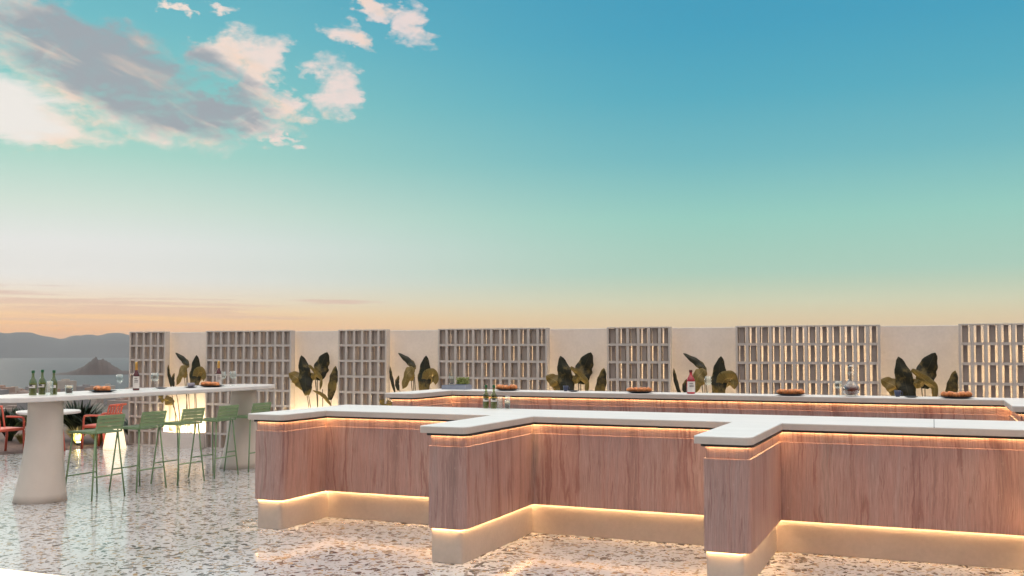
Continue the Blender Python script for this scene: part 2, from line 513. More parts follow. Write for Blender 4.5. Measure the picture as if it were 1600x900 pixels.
def make_plant(spec, stems, cx, label):
    t = thing('banana_plant', label, 'plant', (cx, 13.60, .235), 0, 'large leaved plants in the lit wall niches')
    for i, (kind, w, pts, tilt, dr) in enumerate(spec):
        bm = bmesh.new(); uvl = bm.loops.layers.uv.new('UVMap')
        leaf(bm, [(x, z-.235) for x, z in pts], w, .02*((i*7) % 5)-.04, .24, tilt*.7, dr, uvl, 2, i*3+1)
        o = obj('leaf', bm, M['leaf_dark' if kind == 'dark' else 'leaf_uplit'], t, smooth=True)
        s = o.modifiers.new('blade_thickness', 'SOLIDIFY'); s.thickness = .002
    for (x0, z0, x1) in stems:
        bm = bmesh.new()
        y = .0
        tube(bm, smooth_path([(x1, .04, -.02), ((x0+x1)/2+.015, .03, (z0-.235)*.5), (x0, y, z0-.235)], 6), .0085, 6, .0055)
        obj('stem', bm, M['stem'], t, smooth=True)
    return t
SP = [('dark', .22, [(-.105, .93), (-.165, 1.25), (-.245, 1.575)], .25, .03),
      ('gold', .20, [(-.15, 1.02), (-.30, 1.20), (-.455, 1.285)], .55, -.05),
      ('dark', .235, [(.062, 1.17), (.092, 1.40), (.19, 1.625)], .3, .05),
      ('gold', .115, [(-.09, 1.41), (.05, 1.29), (.165, 1.19), (.165, 1.02)], .7, -.06),
      ('gold', .11, [(-.085, 1.28), (-.02, 1.225), (.05, 1.265)], .3, -.05),
      ('dark', .14, [(.325, .86), (.375, 1.17), (.415, 1.405)], .35, .03),
      ('gold', .06, [(.32, .78), (.18, .935), (.0, 1.01)], .4, -.03)]
SS = [(-.105, .95, -.05), (-.15, 1.03, -.08), (.062, 1.19, .02), (.165, 1.03, .10), (.325, .88, .27), (.02, 1.24, .05), (.32, .79, .30)]
SQ = [('dark', .195, [(.235, .93), (.225, 1.27), (.255, 1.575)], .2, .03),
      ('gold', .20, [(.20, 1.06), (.30, 1.25), (.40, 1.27), (.44, 1.13)], .5, -.05),
      ('dark', .10, [(.035, 1.36), (-.07, 1.475), (-.285, 1.615)], .5, .04),
      ('gold', .20, [(.03, 1.395), (-.05, 1.29), (-.12, 1.06)], .45, -.05),
      ('dark', .055, [(-.31, 1.0), (-.385, 1.235), (-.415, 1.405)], .2, .03),
      ('dark', .065, [(-.21, 1.03), (-.245, 1.15), (-.215, 1.265)], .3, .02),
      ('gold', .085, [(-.01, 1.18), (.015, 1.26), (.055, 1.31)], .5, -.04),
      ('gold', .15, [(-.27, .745), (-.42, .80), (-.56, .88)], .5, -.06)]
SQS = [(.235, .95, .20), (.20, 1.07, .17), (.035, 1.37, .07), (.03, 1.39, -.02), (-.31, 1.01, -.20), (-.21, 1.04, -.12), (-.01, 1.19, .04), (-.27, .75, -.14)]
NI = [(SCR[i][1], SCR[i+1][0]) for i in range(7)]
nlab = ['first niche from the left, behind the high table', 'second niche from the left, above the bar end',
        'third niche, left of the tray with herbs', 'fourth niche, behind the dark blue cup',
        'fifth niche, behind the red bottle', 'sixth niche, left of the last bread plate', 'niche beyond the right edge of the view']
for i, (a, b) in enumerate(NI):
    cx = (a+b)/2
    p = thing('planter_box', 'low planter with warm light in the '+nlab[i], 'planter', (cx, 13.47, 0), 0, 'planter boxes in the wall niches')
    hw = (b-a)/2-.004
    bm = bmesh.new()
    box(bm, -hw, hw, 0, .03, 0, .257); box(bm, -hw, hw, .30, .33, 0, .24); box(bm, -hw, -hw+.03, .03, .30, 0, .255); box(bm, hw-.03, hw, .03, .30, 0, .255)
    obj('body', bm, M['wall'], p)
    bm = bmesh.new(); box(bm, -hw+.03, hw-.03, .03, .30, 0, .215); obj('soil', bm, M['soil'], p)
    bm = bmesh.new(); box(bm, -hw+.05, hw-.05, .038, .056, .217, .236); obj('light_strip', bm, M['led_niche'], p)
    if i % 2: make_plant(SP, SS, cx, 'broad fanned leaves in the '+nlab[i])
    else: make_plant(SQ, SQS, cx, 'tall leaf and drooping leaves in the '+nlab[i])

# ------------------------------------------------------------------ bars
def bar_outline(xl, xr, yb, ym, piers, r=.05, left_pier=True):
    """closed outline, counter-clockwise: piers = [(x0, x1, y front)]"""
    pts = [(xr, yb), (xl, yb)]; rad = [0, 0]
    first = True
    for (a, b, yf) in piers:
        if not (first and abs(a-xl) < 1e-6):
            if first: pts.append((xl, ym)); rad.append(0)
            pts.append((a, ym)); rad.append(0)
        pts += [(a, yf), (b, yf), (b, ym)]; rad += [r*.3, r, 0]
        first = False
    pts.append((xr, ym)); rad.append(0)
    return pts, rad
def front_path(poly, yb):
    """the open front line of an outline: everything but the back edge"""
    return poly

def build_bar(name, label, loc, spec):
    t = thing(name, label, 'bar counter', loc)
    xl, xr, yb, ym, piers, H = spec['xl'], spec['xr'], spec['yb'], spec['ym'], spec['piers'], spec['H']
    def outl(dl, dr, df, dm, r=.06, db=0.):
        ps = [(a+dl, b-dr, y+df) for a, b, y in piers]
        return bar_outline(ps[0][0] if abs(piers[0][0]-xl) < 1e-6 else xl, xr, yb-db, ym+dm, ps, r)
    def pr(name, o, z0, z1, mat, bv=0):
        bm = bmesh.new(); prism(bm, rounded(*o), z0, z1)
        ob = obj(name, bm, mat, t)
        if bv: bevel(ob, bv)
        return ob
    pr('countertop', outl(.0015, .0015, .0015, .0015, .085), H-.0075, H, M['marble'], .002)
    pr('counter_edge', outl(0, 0, 0, 0, .085), H-.055, H-.0076, M['edge'], .003)
    for sx in spec.get('joints', ()):
        bm = bmesh.new(); box(bm, sx-.002, sx+.002, ym-.001, yb+.001, H-.006, H+.0006); obj('joint', bm, M['black'], t)
    pr('upper_band', outl(.070, .032, .058, .055, .05, .06), H-.155, H-.0552, M['trav'])
    pr('cladding', outl(.057, .019, .045, .043, .06, .03), .275, H-.1552, M['trav'], .004)
    pr('plinth', outl(.066, .075, .085, .165, .04, .06), 0, .2752-.0004, M['plinth'], .004)
    def led(o, z0, z1, off, mat, wd):
        poly = rounded(*o)
        path = poly[1:]          # from back-left corner round the front to the right end
        L = []
        bm = bmesh.new()
        # offset outwards by "off"
        pp = [Vector(q) for q in path]
        n = len(pp); outp = []
        for i in range(n):
            d1 = (pp[i]-pp[i-1]).normalized() if i else (pp[1]-pp[0]).normalized()
            d2 = (pp[i+1]-pp[i]).normalized() if i < n-1 else d1
            n1 = Vector((d1.y, -d1.x)); n2 = Vector((d2.y, -d2.x)); m = (n1+n2)
            m = m.normalized() if m.length > 1e-6 else n1
            outp.append(pp[i]-m*(-off/max(.35, m.dot(n1)))*(-1) if False else pp[i]+m*(-off)/max(.35, m.dot(n1))*(-1))
        strip_prism(bm, [(q.x, q.y) for q in outp], z0, z1, wd)
        return bm
    # outline runs counter-clockwise, so the outside lies on the right of the path
    obj('light_strip', led(outl(.070, .032, .058, .055, .05, .06), H-.0700, H-.0660, .003, M['led'], .008), M['led'], t)
    obj('shade_line', led(outl(.070, .032, .058, .055, .05, .06), H-.074, H-.0553, .027, M['black'], .006), M['black'], t)  # added black strip standing in for shade under the slab, hides the light strip
    obj('light_strip', led(outl(.066, .075, .085, .165, .04, .06), .2715, .2745, .006, M['led_low'], .007), M['led_low'], t)
    obj('added_strip_shield', led(outl(.066, .075, .085, .165, .04, .06), .2672, .2746, .0145, M['black'], .004), M['black'], t)  # added black lip, keeps the light strip out of the floor's reflection
    return t

build_bar('bar_counter', 'long front bar of pink veined travertine with white top and projecting piers', (-1.1, 8.3, 0), dict(
    xl=-5.888+1.1, xr=6.0, yb=1.0, ym=0., H=1.065, joints=(1.10,),
    piers=[(-5.888+1.1, -5.487+1.1, -.70), (-3.703+1.1, -3.300+1.1, -1.40), (-1.530+1.1, -1.133+1.1, -1.47), (.647+1.1, 1.047+1.1, -1.50), (2.827+1.1, 3.227+1.1, -1.5)]))
build_bar('bar_counter', 'narrow back bar with glowing edge in front of the plant niches', (-2.5, 11.3, 0), dict(
    xl=-5.985+2.5, xr=7.5, yb=.50, ym=0., H=1.15, joints=(),
    piers=[(-5.985+2.5, -5.60+2.5, -1.02), (.655+2.5, 1.06+2.5, -1.20)]))

# lit step in the left foreground
t = thing('lit_step', 'low glowing step in the bottom left corner of the terrace', 'step', (-7.0, 4.7, 0))
bm = bmesh.new(); box(bm, -2.2, 2.1, -.45, .45, 0, .085); bevel(obj('base', bm, M['plinth'], t), .004)
bm = bmesh.new(); box(bm, -2.2, 2.1, -.48, .48, .0852, .10); bevel(obj('light_panel', bm, M['step'], t), .003)

# ------------------------------------------------------------------ high table and stools
t = thing('high_table', 'long pale high table on two flared legs at the left', 'table', (-9.12, 9.80, 0))
bm = bmesh.new(); pts = []
for k in range(72):
    a = 2*math.pi*k/72; c, s = math.cos(a), math.sin(a)
    pts.append((.46*abs(c)**(2/4.5)*(1 if c > 0 else -1), 2.30*abs(s)**(2/4.5)*(1 if s > 0 else -1)))
prism(bm, pts, 1.105, 1.16)
bevel(obj('table_top', bm, M['tabletop'], t), .012, 3, 50)
for ly in (-1.67, 1.75):
    bm = bmesh.new(); rings = []
    for i in range(13):
        v = i/12; r = .175+.095*(1-v)**2.1; cx = .07+.06*(1-(1-v)**1.6)-.02
        rings.append([bm.verts.new((cx+r*1.0*math.cos(2*math.pi*k/32), ly+r*1.05*math.sin(2*math.pi*k/32), 1.105*v)) for k in range(32)])
    for a, b in zip(rings, rings[1:]):
        for k in range(32): bm.faces.new((a[k], a[(k+1) % 32], b[(k+1) % 32], b[k]))
    bm.faces.new(rings[0][::-1]); bm.faces.new(rings[-1])
    obj('leg', bm, M['cream'], t, smooth=True)
tb_loc = (-9.12, 9.80)

def make_stool(label):
    """bar stool facing -x: slatted seat and low back, four splayed tube legs with side rails"""
    t = thing('bar_stool', label, 'bar stool', (0, 0, 0), 0, 'green bar stools along the high table')
    bm = bmesh.new()
    for k in range(7):                                # seat of slats running across, front lip to back
        x = -.17+k*.056
        box(bm, x-.025, x+.025, -.195, .195, .742-.004*(k > 4)*(k-4), .752-.004*(k > 4)*(k-4))
    bevel(obj('seat', bm, M['green'], t), .002)
    bm = bmesh.new()
    for k in range(4):
        z = .768+k*.042; x = .203+k*.010
        box(bm, x-.006, x+.006, -.20, .20, z, z+.0385)
    bevel(obj('backrest', bm, M['green'], t), .002)
    bm = bmesh.new()
    for s in (-1, 1):
        tube(bm, smooth_path([(-.20, s*.187, .738), (.16, s*.187, .738), (.198, s*.19, .765), (.238, s*.19, .925)], 6), .010, 8)
    for x in (-.2, .14): tube(bm, [(x, -.187, .732), (x, .187, .732)], .009, 8)
    obj('seat_frame', bm, M['green'], t, smooth=True)
    for sx in (-1, 1):
        for sy in (-1, 1):
            bm = bmesh.new(); tube(bm, [(sx*.165, sy*.165, .736), (sx*.205, sy*.245, 0)], .0092, 8)
            obj('leg', bm, M['green'], t, smooth=True)
    for sx in (-1, 1):
        bm = bmesh.new(); tube(bm, [(sx*.191, -.213, .255), (sx*.191, .213, .255)], .008, 8)
        obj('footrest', bm, M['green'], t, smooth=True)
    return t
sl = ['green slatted bar stool nearest the pale front leg of the high table', 'green slatted bar stool second from the front along the high table',
      'green slatted bar stool in the middle, before the lit niche', 'green slatted bar stool beside the far leg of the high table',
      'farthest green slatted bar stool, half hidden behind the front bar end']
st = make_stool(sl[0])
for i, (x, y) in enumerate([(-8.72, 8.56), (-8.74, 9.25), (-8.74, 9.93), (-8.77, 10.64), (-8.78, 11.36)]):
    rz = random.uniform(-.05, .05)
    if i == 0: st.location = (x, y, 0); st.rotation_euler.z = rz
    else: dup(st, (x, y, 0), rz, sl[i])

# ------------------------------------------------------------------ coral chairs, low table, lantern, planting
def make_armchair(label):
    """low metal armchair facing -x"""
    t = thing('armchair', label, 'chair', (0, 0, 0), 0, 'coral armchairs on the side deck')
    bm = bmesh.new(); box(bm, -.26, .14, -.28, .28, .355, .405); bevel(obj('seat', bm, M['coral'], t), .02, 3)
    bm = bmesh.new()
    for k in range(6):
        y = -.23+k*.092
        tube(bm, smooth_path([(.13, y, .40), (.16, y, .55), (.20, y, .72), (.235, y, .735)], 5), .015, 8)
    tube(bm, [(.235, -.27, .735), (.235, .27, .735)], .02, 8)
    obj('backrest', bm, M['coral'], t, smooth=True)
    for s in (-1, 1):
        bm = bmesh.new(); tube(bm, smooth_path([(-.22, s*.295, .38), (-.212, s*.295, .53), (-.17, s*.295, .565), (.0, s*.295, .568), (.165, s*.295, .565)], 6), .017, 8)
        obj('armrest', bm, M['coral'], t, smooth=True)
        for x, d in ((-.235, -.015), (.115, .04)):
            bm = bmesh.new(); tube(bm, [(x, s*.27, .37), (x+d, s*.28, 0)], .019, 8); obj('leg', bm, M['coral'], t, smooth=True)
    return t
ac = make_armchair('coral red metal armchair beside the glowing lantern')
ac.location = (-13.10, 13.06, -.012); ac.rotation_euler.z = .30
ac.location.x -= .0
dup(ac, (-14.03, 11.74, -.012), math.pi+.05, 'coral red metal armchair cut off by the left edge of the view')
t = thing('low_table', 'round white low table between the coral armchairs, behind the high table leg', 'table', (-13.45, 12.2, -.012))
bm = bmesh.new(); lathe(bm, [(.44, 0), (.485, .008), (.49, .035), (.48, .05), (.0005, .05)], 40, (0, 0, .625)); obj('table_top', bm, M['tabletop'], t)
for k in range(3):
    a = 2*math.pi*k/3+.4
    bm = bmesh.new(); tube(bm, [(.20*math.cos(a), .20*math.sin(a), .625), (.27*math.cos(a), .27*math.sin(a), 0)], .018, 8)
    obj('leg', bm, M['coral'], t, smooth=True)
bm = bmesh.new(); lathe(bm, [(.19, .0), (.205, .01), (.20, .03)], 24, (0, 0, .14)); obj('lower_ring', bm, M['coral'], t)

t = thing('floor_lantern', 'glowing cream cone shaped lantern standing on the floor near the wall end', 'lantern', (-12.71, 12.90, 0))
bm = bmesh.new(); lathe(bm, [(.182, 0), (.186, .02), (.150, .22), (.116, .385), (.105, .395)], 36); obj('lamp_shade', bm, M['lantern'], t, smooth=True)
bm = bmesh.new(); lathe(bm, [(.105, .3955), (.096, .408), (.02, .41)], 36); obj('cap', bm, M['cream'], t, smooth=True)

def spiky(x, y, h, n, label, name='spiky_plant', mat='shrub', wid=.055, spread=.95, grp='dark plants at the deck edge', cat='plant'):
    rnd = random.Random(int(x*1000)); bm = bmesh.new()
    for k in range(n):
        a = rnd.uniform(0, 2*math.pi); L = h*rnd.uniform(.6, 1.1); sp = rnd.uniform(.1, spread)
        w = wid*rnd.uniform(.6, 1.2); prev = None
        d = Vector((math.cos(a), math.sin(a), 0)); s = Vector((-d.y, d.x, 0))
        for i in range(6):
            v = i/5
            p = d*(L*sp*v**1.6+.04)+Vector((0, 0, L*(v-.22*sp*v*v)))
            ww = w*(1-v)**.7*(.55+.9*min(1, v*3))/1.3+.001
            row = (bm.verts.new(p-s*ww), bm.verts.new(p+d*ww*-.4), bm.verts.new(p+s*ww))
            if prev:
                bm.faces.new((prev[0], prev[1], row[1], row[0])); bm.faces.new((prev[1], prev[2], row[2], row[1]))
            prev = row
    o = obj(name, bm, M[mat], None, loc=(x, y, -.012))
    tag(o, label, cat, grp); return o
spiky(-15.05, 13.5, .74, 190, 'dark spiky plant left of the high table leg at the deck edge')
spiky(-15.75, 13.4, .62, 170, 'dark spiky plant at the left edge behind the coral armchair')
spiky(-14.55, 13.9, .78, 190, 'dark tall spiky plant behind the low white table')
spiky(-13.95, 13.75, .58, 170, 'dark spiky plant between the low table and the right coral armchair')
spiky(-13.30, 14.0, .50, 170, 'dark spiky plant behind the right coral armchair')
for x, y, h, l in ((-15.1, 13.12, .18, 'lit yellow grass tuft left of the high table leg'), (-14.8, 13.15, .20, 'lit yellow grass tuft hard against the high table leg'), (-13.98, 13.30, .34, 'lit yellow grass tuft right of the high table leg'),
                (-13.62, 13.45, .30, 'lit yellow grass tuft under the right coral armchair'), (-13.30, 13.50, .26, 'lit yellow grass tuft beside the floor lantern')):
    spiky(x, y, h, 260, l, 'grass_tuft', 'grass', .010, .75, 'lit grass tufts along the deck edge', 'grass')
for x, y, l in ((-13.86, 13.22, 'small garden uplight in the grass right of the table leg'), (-15.0, 13.28, 'small garden uplight in the grass left of the table leg')):
    t = thing('garden_light', l, 'lamp', (x, y, -.012), 0, 'garden lights in the grass')
    bm = bmesh.new(); lathe(bm, [(.035, 0), (.035, .05), (.03, .055)], 14); obj('housing', bm, M['brass'], t)
    bm = bmesh.new(); lathe(bm, [(.026, .0555), (.02, .062), (.004, .064)], 14); obj('bulb', bm, glow('garden_bulb', (1., .8, .4), 700.), t)

# ------------------------------------------------------------------ things on the tables and bars
def bottle(name, label, cat, loc, h, r, glassm, neck=.36, liquid=None, capm=None, capl=.1, lab=None, group=None, rz=0):
    t = thing(name, label, cat, loc, rz, group)
    s = 1-neck
    bm = bmesh.new(); lathe(bm, [(r*.85, 0), (r, h*.02), (r, h*(s-.10)), (r*.9, h*(s-.02)), (r*.5, h*(s+.09)), (r*.34, h*(s+.16)), (r*.32, h*.985), (r*.36, h*(1-capl*.0))], 20)
    obj('body', bm, glassm, t, smooth=True)
    if liquid:
        bm = bmesh.new(); lathe(bm, [(r*.78, h*.02), (r*.88, h*.04), (r*.88, h*(s-.16)), (r*.80, h*(s-.12))], 20); obj('liquid', bm, liquid, t, smooth=True)
    if capm:
        bm = bmesh.new(); lathe(bm, [(r*.40, h*(1-capl)), (r*.42, h*(1-capl)+.003), (r*.42, h*1.0), (r*.36, h*1.012)], 16); obj('cap', bm, capm, t, smooth=True)
    if lab:
        z0, z1 = lab
        bm = bmesh.new(); seg = 14; A = []
        for k in range(seg+1):
            a = -math.pi*.5-1.15+2.3*k/seg
            A.append([bm.verts.new((rr*math.cos(a), rr*math.sin(a), z)) for rr, z in ((r+.0006, z0*h), (r+.0014, z0*h), (r+.0014, z1*h), (r+.0006, z1*h))])
        for a, b in zip(A, A[1:]):
            for k in range(4): bm.faces.new((a[k], a[(k+1) % 4], b[(k+1) % 4], b[k]))
        bm.faces.new(A[0][::-1]); bm.faces.new(A[-1])
        lo = obj('paper_label', bm, M['label'], t)
        bm = bmesh.new()
        for k, zz in enumerate((.78, .62, .5)):
            B = []
            for q in range(7):
                a = -math.pi*.5-.55+1.1*q/6*(1 if k else .8)
                B.append([bm.verts.new((rr*math.cos(a), rr*math.sin(a), h*(z0+(z1-z0)*zz)+dz)) for rr, dz in ((r+.0015, 0), (r+.0022, 0), (r+.0022, h*.022), (r+.0015, h*.022))])
            for a, b in zip(B, B[1:]):
                for q in range(4): bm.faces.new((a[q], a[(q+1) % 4], b[(q+1) % 4], b[q]))
            bm.faces.new(B[0][::-1]); bm.faces.new(B[-1])
        obj('print', bm, M['ink'], lo)
    return t
def tumbler(label, loc, h, r, fill=None, fillm=None, top=None, group=None, name='tumbler', cat='glass'):
    t = thing(name, label, cat, loc, 0, group)
    bm = bmesh.new(); lathe(bm, [(.001, 0), (r*.86, 0), (r, h*.1), (r*1.04, h), (r*.97, h), (r*.92, h*.12), (.001, h*.1)], 18, caps=False); obj('body', bm, M['clear'], t, smooth=True)
    if fill:
        bm = bmesh.new(); lathe(bm, [(r*.80, h*.125), (r*.86, h*.16), (r*.90, h*fill)], 18); obj('drink', bm, fillm, t, smooth=True)
    if top:
        bm = bmesh.new(); lathe(bm, [(r*.90, h*fill+.0005), (r*.93, h*(fill+.18)), (r*.6, h*(fill+.22))], 18); obj('foam', bm, top, t, smooth=True)
    return t
def wineglass(label, loc, h=.20, r=.042, group='stemmed glasses on the high table'):
    t = thing('wine_glass', label, 'wine glass', loc, 0, group)
    bm = bmesh.new(); lathe(bm, [(r*.45, h*.50), (r*.85, h*.58), (r, h*.70), (r*.82, h), (r*.79, h), (r*.96, h*.70), (r*.80, h*.59), (r*.40, h*.515)], 20, caps=False); obj('bowl', bm, M['clear'], t, smooth=True)
    bm = bmesh.new(); lathe(bm, [(r*.85, 0), (r*.85, .003), (.006, .01), (.0035, h*.3), (.006, h*.49), (r*.45, h*.502)], 16); obj('stem', bm, M['clear'], t, smooth=True)
    return t
def bread_plate(label, rolls_label, x, y, z, r, n, seed):
    rnd = random.Random(seed)
    bm = bmesh.new(); lathe(bm, [(.001, .002), (r*.55, .002), (r*.62, 0), (r*.66, .004), (r, .018), (r*1.02, .022), (r*.97, .022), (r*.6, .010), (.001, .010)], 28, caps=False)
    o = obj('plate', bm, M['plate'], None, smooth=True, loc=(x, y, z)); tag(o, label, 'plate', 'dark plates of bread')
    for k in range(n):
        bm = bmesh.new(); q = k/(n-1)-.5
        bmesh.ops.create_icosphere(bm, subdivisions=3, radius=1)
        sx, sy, sz = rnd.uniform(.036, .046), rnd.uniform(.036, .05), rnd.uniform(.034, .042)
        for v in bm.verts:
            nn = 1+.07*math.sin(v.co.x*5+k)*math.cos(v.co.y*4+seed)
            v.co = Vector((v.co.x*sx*nn, v.co.y*sy*nn, (max(v.co.z, -.75)+.75)*sz*nn*.85))
        px, py = x+q*1.35*r, y+rnd.uniform(-.25, .2)*r
        o = obj('bread_roll', bm, M['bread'], None, smooth=True, loc=(px, py, z+.0115+.004*abs(q)*2)); o.rotation_euler.z = rnd.uniform(0, 3)
        tag(o, rolls_label, 'bread', rolls_label)
def cup(label, loc, h, r, mat, name='cup', saucer=True):
    t = thing(name, label, 'cup', loc, 0)
    bm = bmesh.new(); lathe(bm, [(.001, 0), (r*.55, 0), (r*.85, h*.3), (r, h), (r*.93, h), (r*.78, h*.35), (.001, h*.15)], 20, caps=False); obj('body', bm, mat, t, smooth=True)
    bm = bmesh.new(); tube(bm, smooth_path([(r*.9, 0, h*.8), (r*1.4, 0, h*.7), (r*1.35, 0, h*.35), (r*.8, 0, h*.3)], 5), .004, 6); obj('handle', bm, mat, t, smooth=True)
    return t
def saucer(label, x, y, z, r):
    bm = bmesh.new(); lathe(bm, [(.001, .0), (r*.5, .0), (r, .011), (r*.97, .014), (r*.5, .005), (.001, .005)], 24, caps=False)
    o = obj('saucer', bm, M['plate'], None, smooth=True, loc=(x, y, z)); tag(o, label, 'saucer', 'dark saucers')

FZ, BZ, TZ = 1.0653, 1.1503, 1.1603
G1 = 'green capped bottles'
bottle('bottle', 'left green capped bottle of olive liquid on the front bar', 'bottle', (-4.20, 9.26, FZ), .235, .031, M['bottleglass'], .40, M['oil'], M['cap'], .11, (.30, .42), G1, .5)
bottle('bottle', 'right green capped bottle of olive liquid on the front bar, next to the tumblers', 'bottle', (-4.105, 9.24, FZ), .235, .033, M['bottleglass'], .40, M['oil'], M['cap'], .11, (.30, .42), G1, .5)
tumbler('tall clear tumbler beside the bottle on the front bar', (-4.02, 9.20, FZ), .125, .028)
tumbler('clear tumbler between the tall tumbler and the dark drink on the front bar', (-3.965, 9.27, FZ), .13, .027)
tumbler('short glass of dark drink with pale foam on the front bar', (-3.93, 9.18, FZ), .085, .028, .70, M['cola'], M['foam'])

# tray with bottle and herbs on the back bar
t = thing('tray', 'blue grey rectangular tray on the back bar', 'tray', (-5.70, 11.66, BZ), 0)
bm = bmesh.new(); box(bm, -.17, .17, -.11, .09, 0, .012); obj('base', bm, M['tray'], t)
bm = bmesh.new(); box(bm, -.17, .17, -.11, -.10, .012, .055); box(bm, -.17, .17, .08, .09, .012, .055); box(bm, -.17, -.16, -.10, .08, .012, .055); box(bm, .16, .17, -.10, .08, .012, .055)
obj('rim', bm, M['tray'], t)
bottle('bottle', 'tall clear ribbed bottle standing in the tray', 'bottle', (-5.78, 11.66, BZ+.0125), .285, .037, M['clear'], .34, M['clear'], None, .1, (.18, .22), None, .4)
t = thing('herb_box', 'small box of green herbs standing in the tray', 'herbs', (-5.62, 11.66, BZ+.0125))
bm = bmesh.new(); box(bm, -.085, .085, -.05, .05, 0, .055); obj('box', bm, M['tray'], t)
bm = bmesh.new(); rnd = random.Random(4)
for k in range(420):
    p = Vector((rnd.uniform(-.08, .08), rnd.uniform(-.045, .045), .055+rnd.random()**1.3*.085)); d = Vector((rnd.uniform(-1, 1), rnd.uniform(-1, 1), rnd.uniform(-.2, 1.2))).normalized()*.016
    s = d.orthogonal().normalized()*.006
    a = [bm.verts.new(p-d), bm.verts.new(p+s), bm.verts.new(p+d), bm.verts.new(p-s)]; bm.faces.new(a)
obj('foliage', bm, M['herb'], t)

bread_plate('dark plate of bread beside the tray on the back bar', 'round golden bread roll on the plate beside the tray', -4.93, 11.52, BZ, .15, 5, 1)
bread_plate('dark plate of bread before the narrow screen in the middle of the back bar', 'round golden bread roll on the plate before the narrow middle screen', -3.20, 11.47, BZ, .16, 5, 2)
bread_plate('dark plate of bread left of the decanter on the back bar', 'round golden bread roll on the plate left of the decanter', -1.47, 11.47, BZ, .16, 5, 3)
bread_plate('dark plate of bread at the right end of the back bar', 'round golden bread roll on the plate at the right end of the back bar', .22, 11.48, BZ, .17, 5, 4)
cup('small dark blue cup on the back bar before the fourth niche', (-4.19, 11.62, BZ), .068, .033, M['bluecup'])
saucer('dark saucer right of the blue cup before the fourth niche', -4.05, 11.52, BZ, .065)
cup('small dark blue cup on the back bar before the sixth niche', (-.36, 11.62, BZ), .07, .036, M['bluecup'])
saucer('dark saucer right of the blue cup before the sixth niche', -.22, 11.48, BZ, .07)
bottle('bottle', 'bright red bottle with white paper label on the back bar', 'bottle', (-2.60, 11.50, BZ), .275, .048, M['redglass'], .34, None, simple('dark_red_cap', (.10, .01, .012), .4), .10, (.08, .52), None, .45)
wineglass('blue tinted wine glass right of the red bottle', (-2.42, 11.60, BZ), .20, .045, None)
wineglass('stemmed glass with a little wine left of the decanter', (-.97, 11.58, BZ), .165, .045, None)
t = thing('decanter', 'round clear glass decanter of dark red liquor with stopper', 'decanter', (-.83, 11.52, BZ))
bm = bmesh.new(); lathe(bm, [(.05, 0), (.062, .006), (.058, .018), (.085, .04), (.092, .075), (.080, .115), (.045, .15), (.030, .185), (.026, .235), (.044, .255), (.046, .262)], 28); obj('body', bm, M['cut'], t, smooth=True)
bm = bmesh.new(); lathe(bm, [(.045, .02), (.078, .042), (.084, .075), (.074, .108), (.058, .122)], 28); obj('liquor', bm, M['amber'], t, smooth=True)
bm = bmesh.new(); lathe(bm, [(.012, .2625), (.03, .268), (.02, .285), (.034, .305), (.036, .322), (.02, .34), (.004, .344)], 20); obj('stopper', bm, M['cut'], t, smooth=True)

# on the high table
bottle('bottle', 'leftmost green capped bottle of olive liquid on the high table', 'bottle', (-9.13, 8.06, TZ), .27, .040, M['bottleglass'], .40, M['oil'], M['cap'], .10, (.30, .42), G1, .3)
bottle('bottle', 'green capped bottle of olive liquid at the back of the trio on the high table', 'bottle', (-9.17, 8.22, TZ), .275, .038, M['bottleglass'], .40, M['oil'], M['cap'], .10, (.30, .42), G1, .3)
bottle('bottle', 'rightmost green capped bottle on the high table, next to the dark drink', 'bottle', (-9.04, 8.26, TZ), .27, .038, M['bottleglass'], .42, M['oil'], M['cap'], .10, (.28, .40), G1, .3)
tumbler('clear tumbler in front of the green capped bottles on the high table', (-8.98, 8.15, TZ), .155, .036)
tumbler('glass of dark drink with pale foam on the high table', (-8.98, 8.42, TZ), .10, .040, .70, M['cola'], M['foam'])
bread_plate('dark plate of bread at the near end of the high table', 'round golden bread roll on the plate at the near end of the high table', -9.05, 8.98, TZ, .155, 6, 5)
WB = 'wine bottles on the high table'
bottle('wine_bottle', 'dark red wine bottle with gold neck standing before the first screen', 'wine bottle', (-9.08, 9.55, TZ), .345, .040, M['wine'], .42, None, M['foil'], .27, (.08, .50), WB, .75)
bottle('wine_bottle', 'dark red wine bottle with gold neck behind the bread at the far end', 'wine bottle', (-9.02, 11.02, TZ), .345, .040, M['wine'], .42, None, M['foil'], .27, (.08, .50), WB, .75)
wineglass('wine glass left of the first wine bottle on the high table', (-9.20, 9.40, TZ))
wineglass('wine glass right of the first wine bottle on the high table', (-9.09, 9.88, TZ), .21, .05)
wineglass('wine glass just right of the farther wine bottle', (-9.05, 11.14, TZ), .20, .048)
wineglass('rightmost wine glass at the far end of the high table', (-9.05, 11.36, TZ), .20, .048)
saucer('dark saucer alone on the middle of the high table', -9.20, 10.12, TZ, .075)
saucer('dark saucer under the grey cup on the high table', -9.05, 10.50, TZ, .085)
cup('pale grey cup on its dark saucer on the high table', (-9.05, 10.50, TZ+.0055), .06, .048, M['cup'])
bread_plate('dark plate of bread at the far end of the high table', 'round golden bread roll on the plate at the far end of the high table', -8.98, 10.83, TZ, .16, 6, 6)

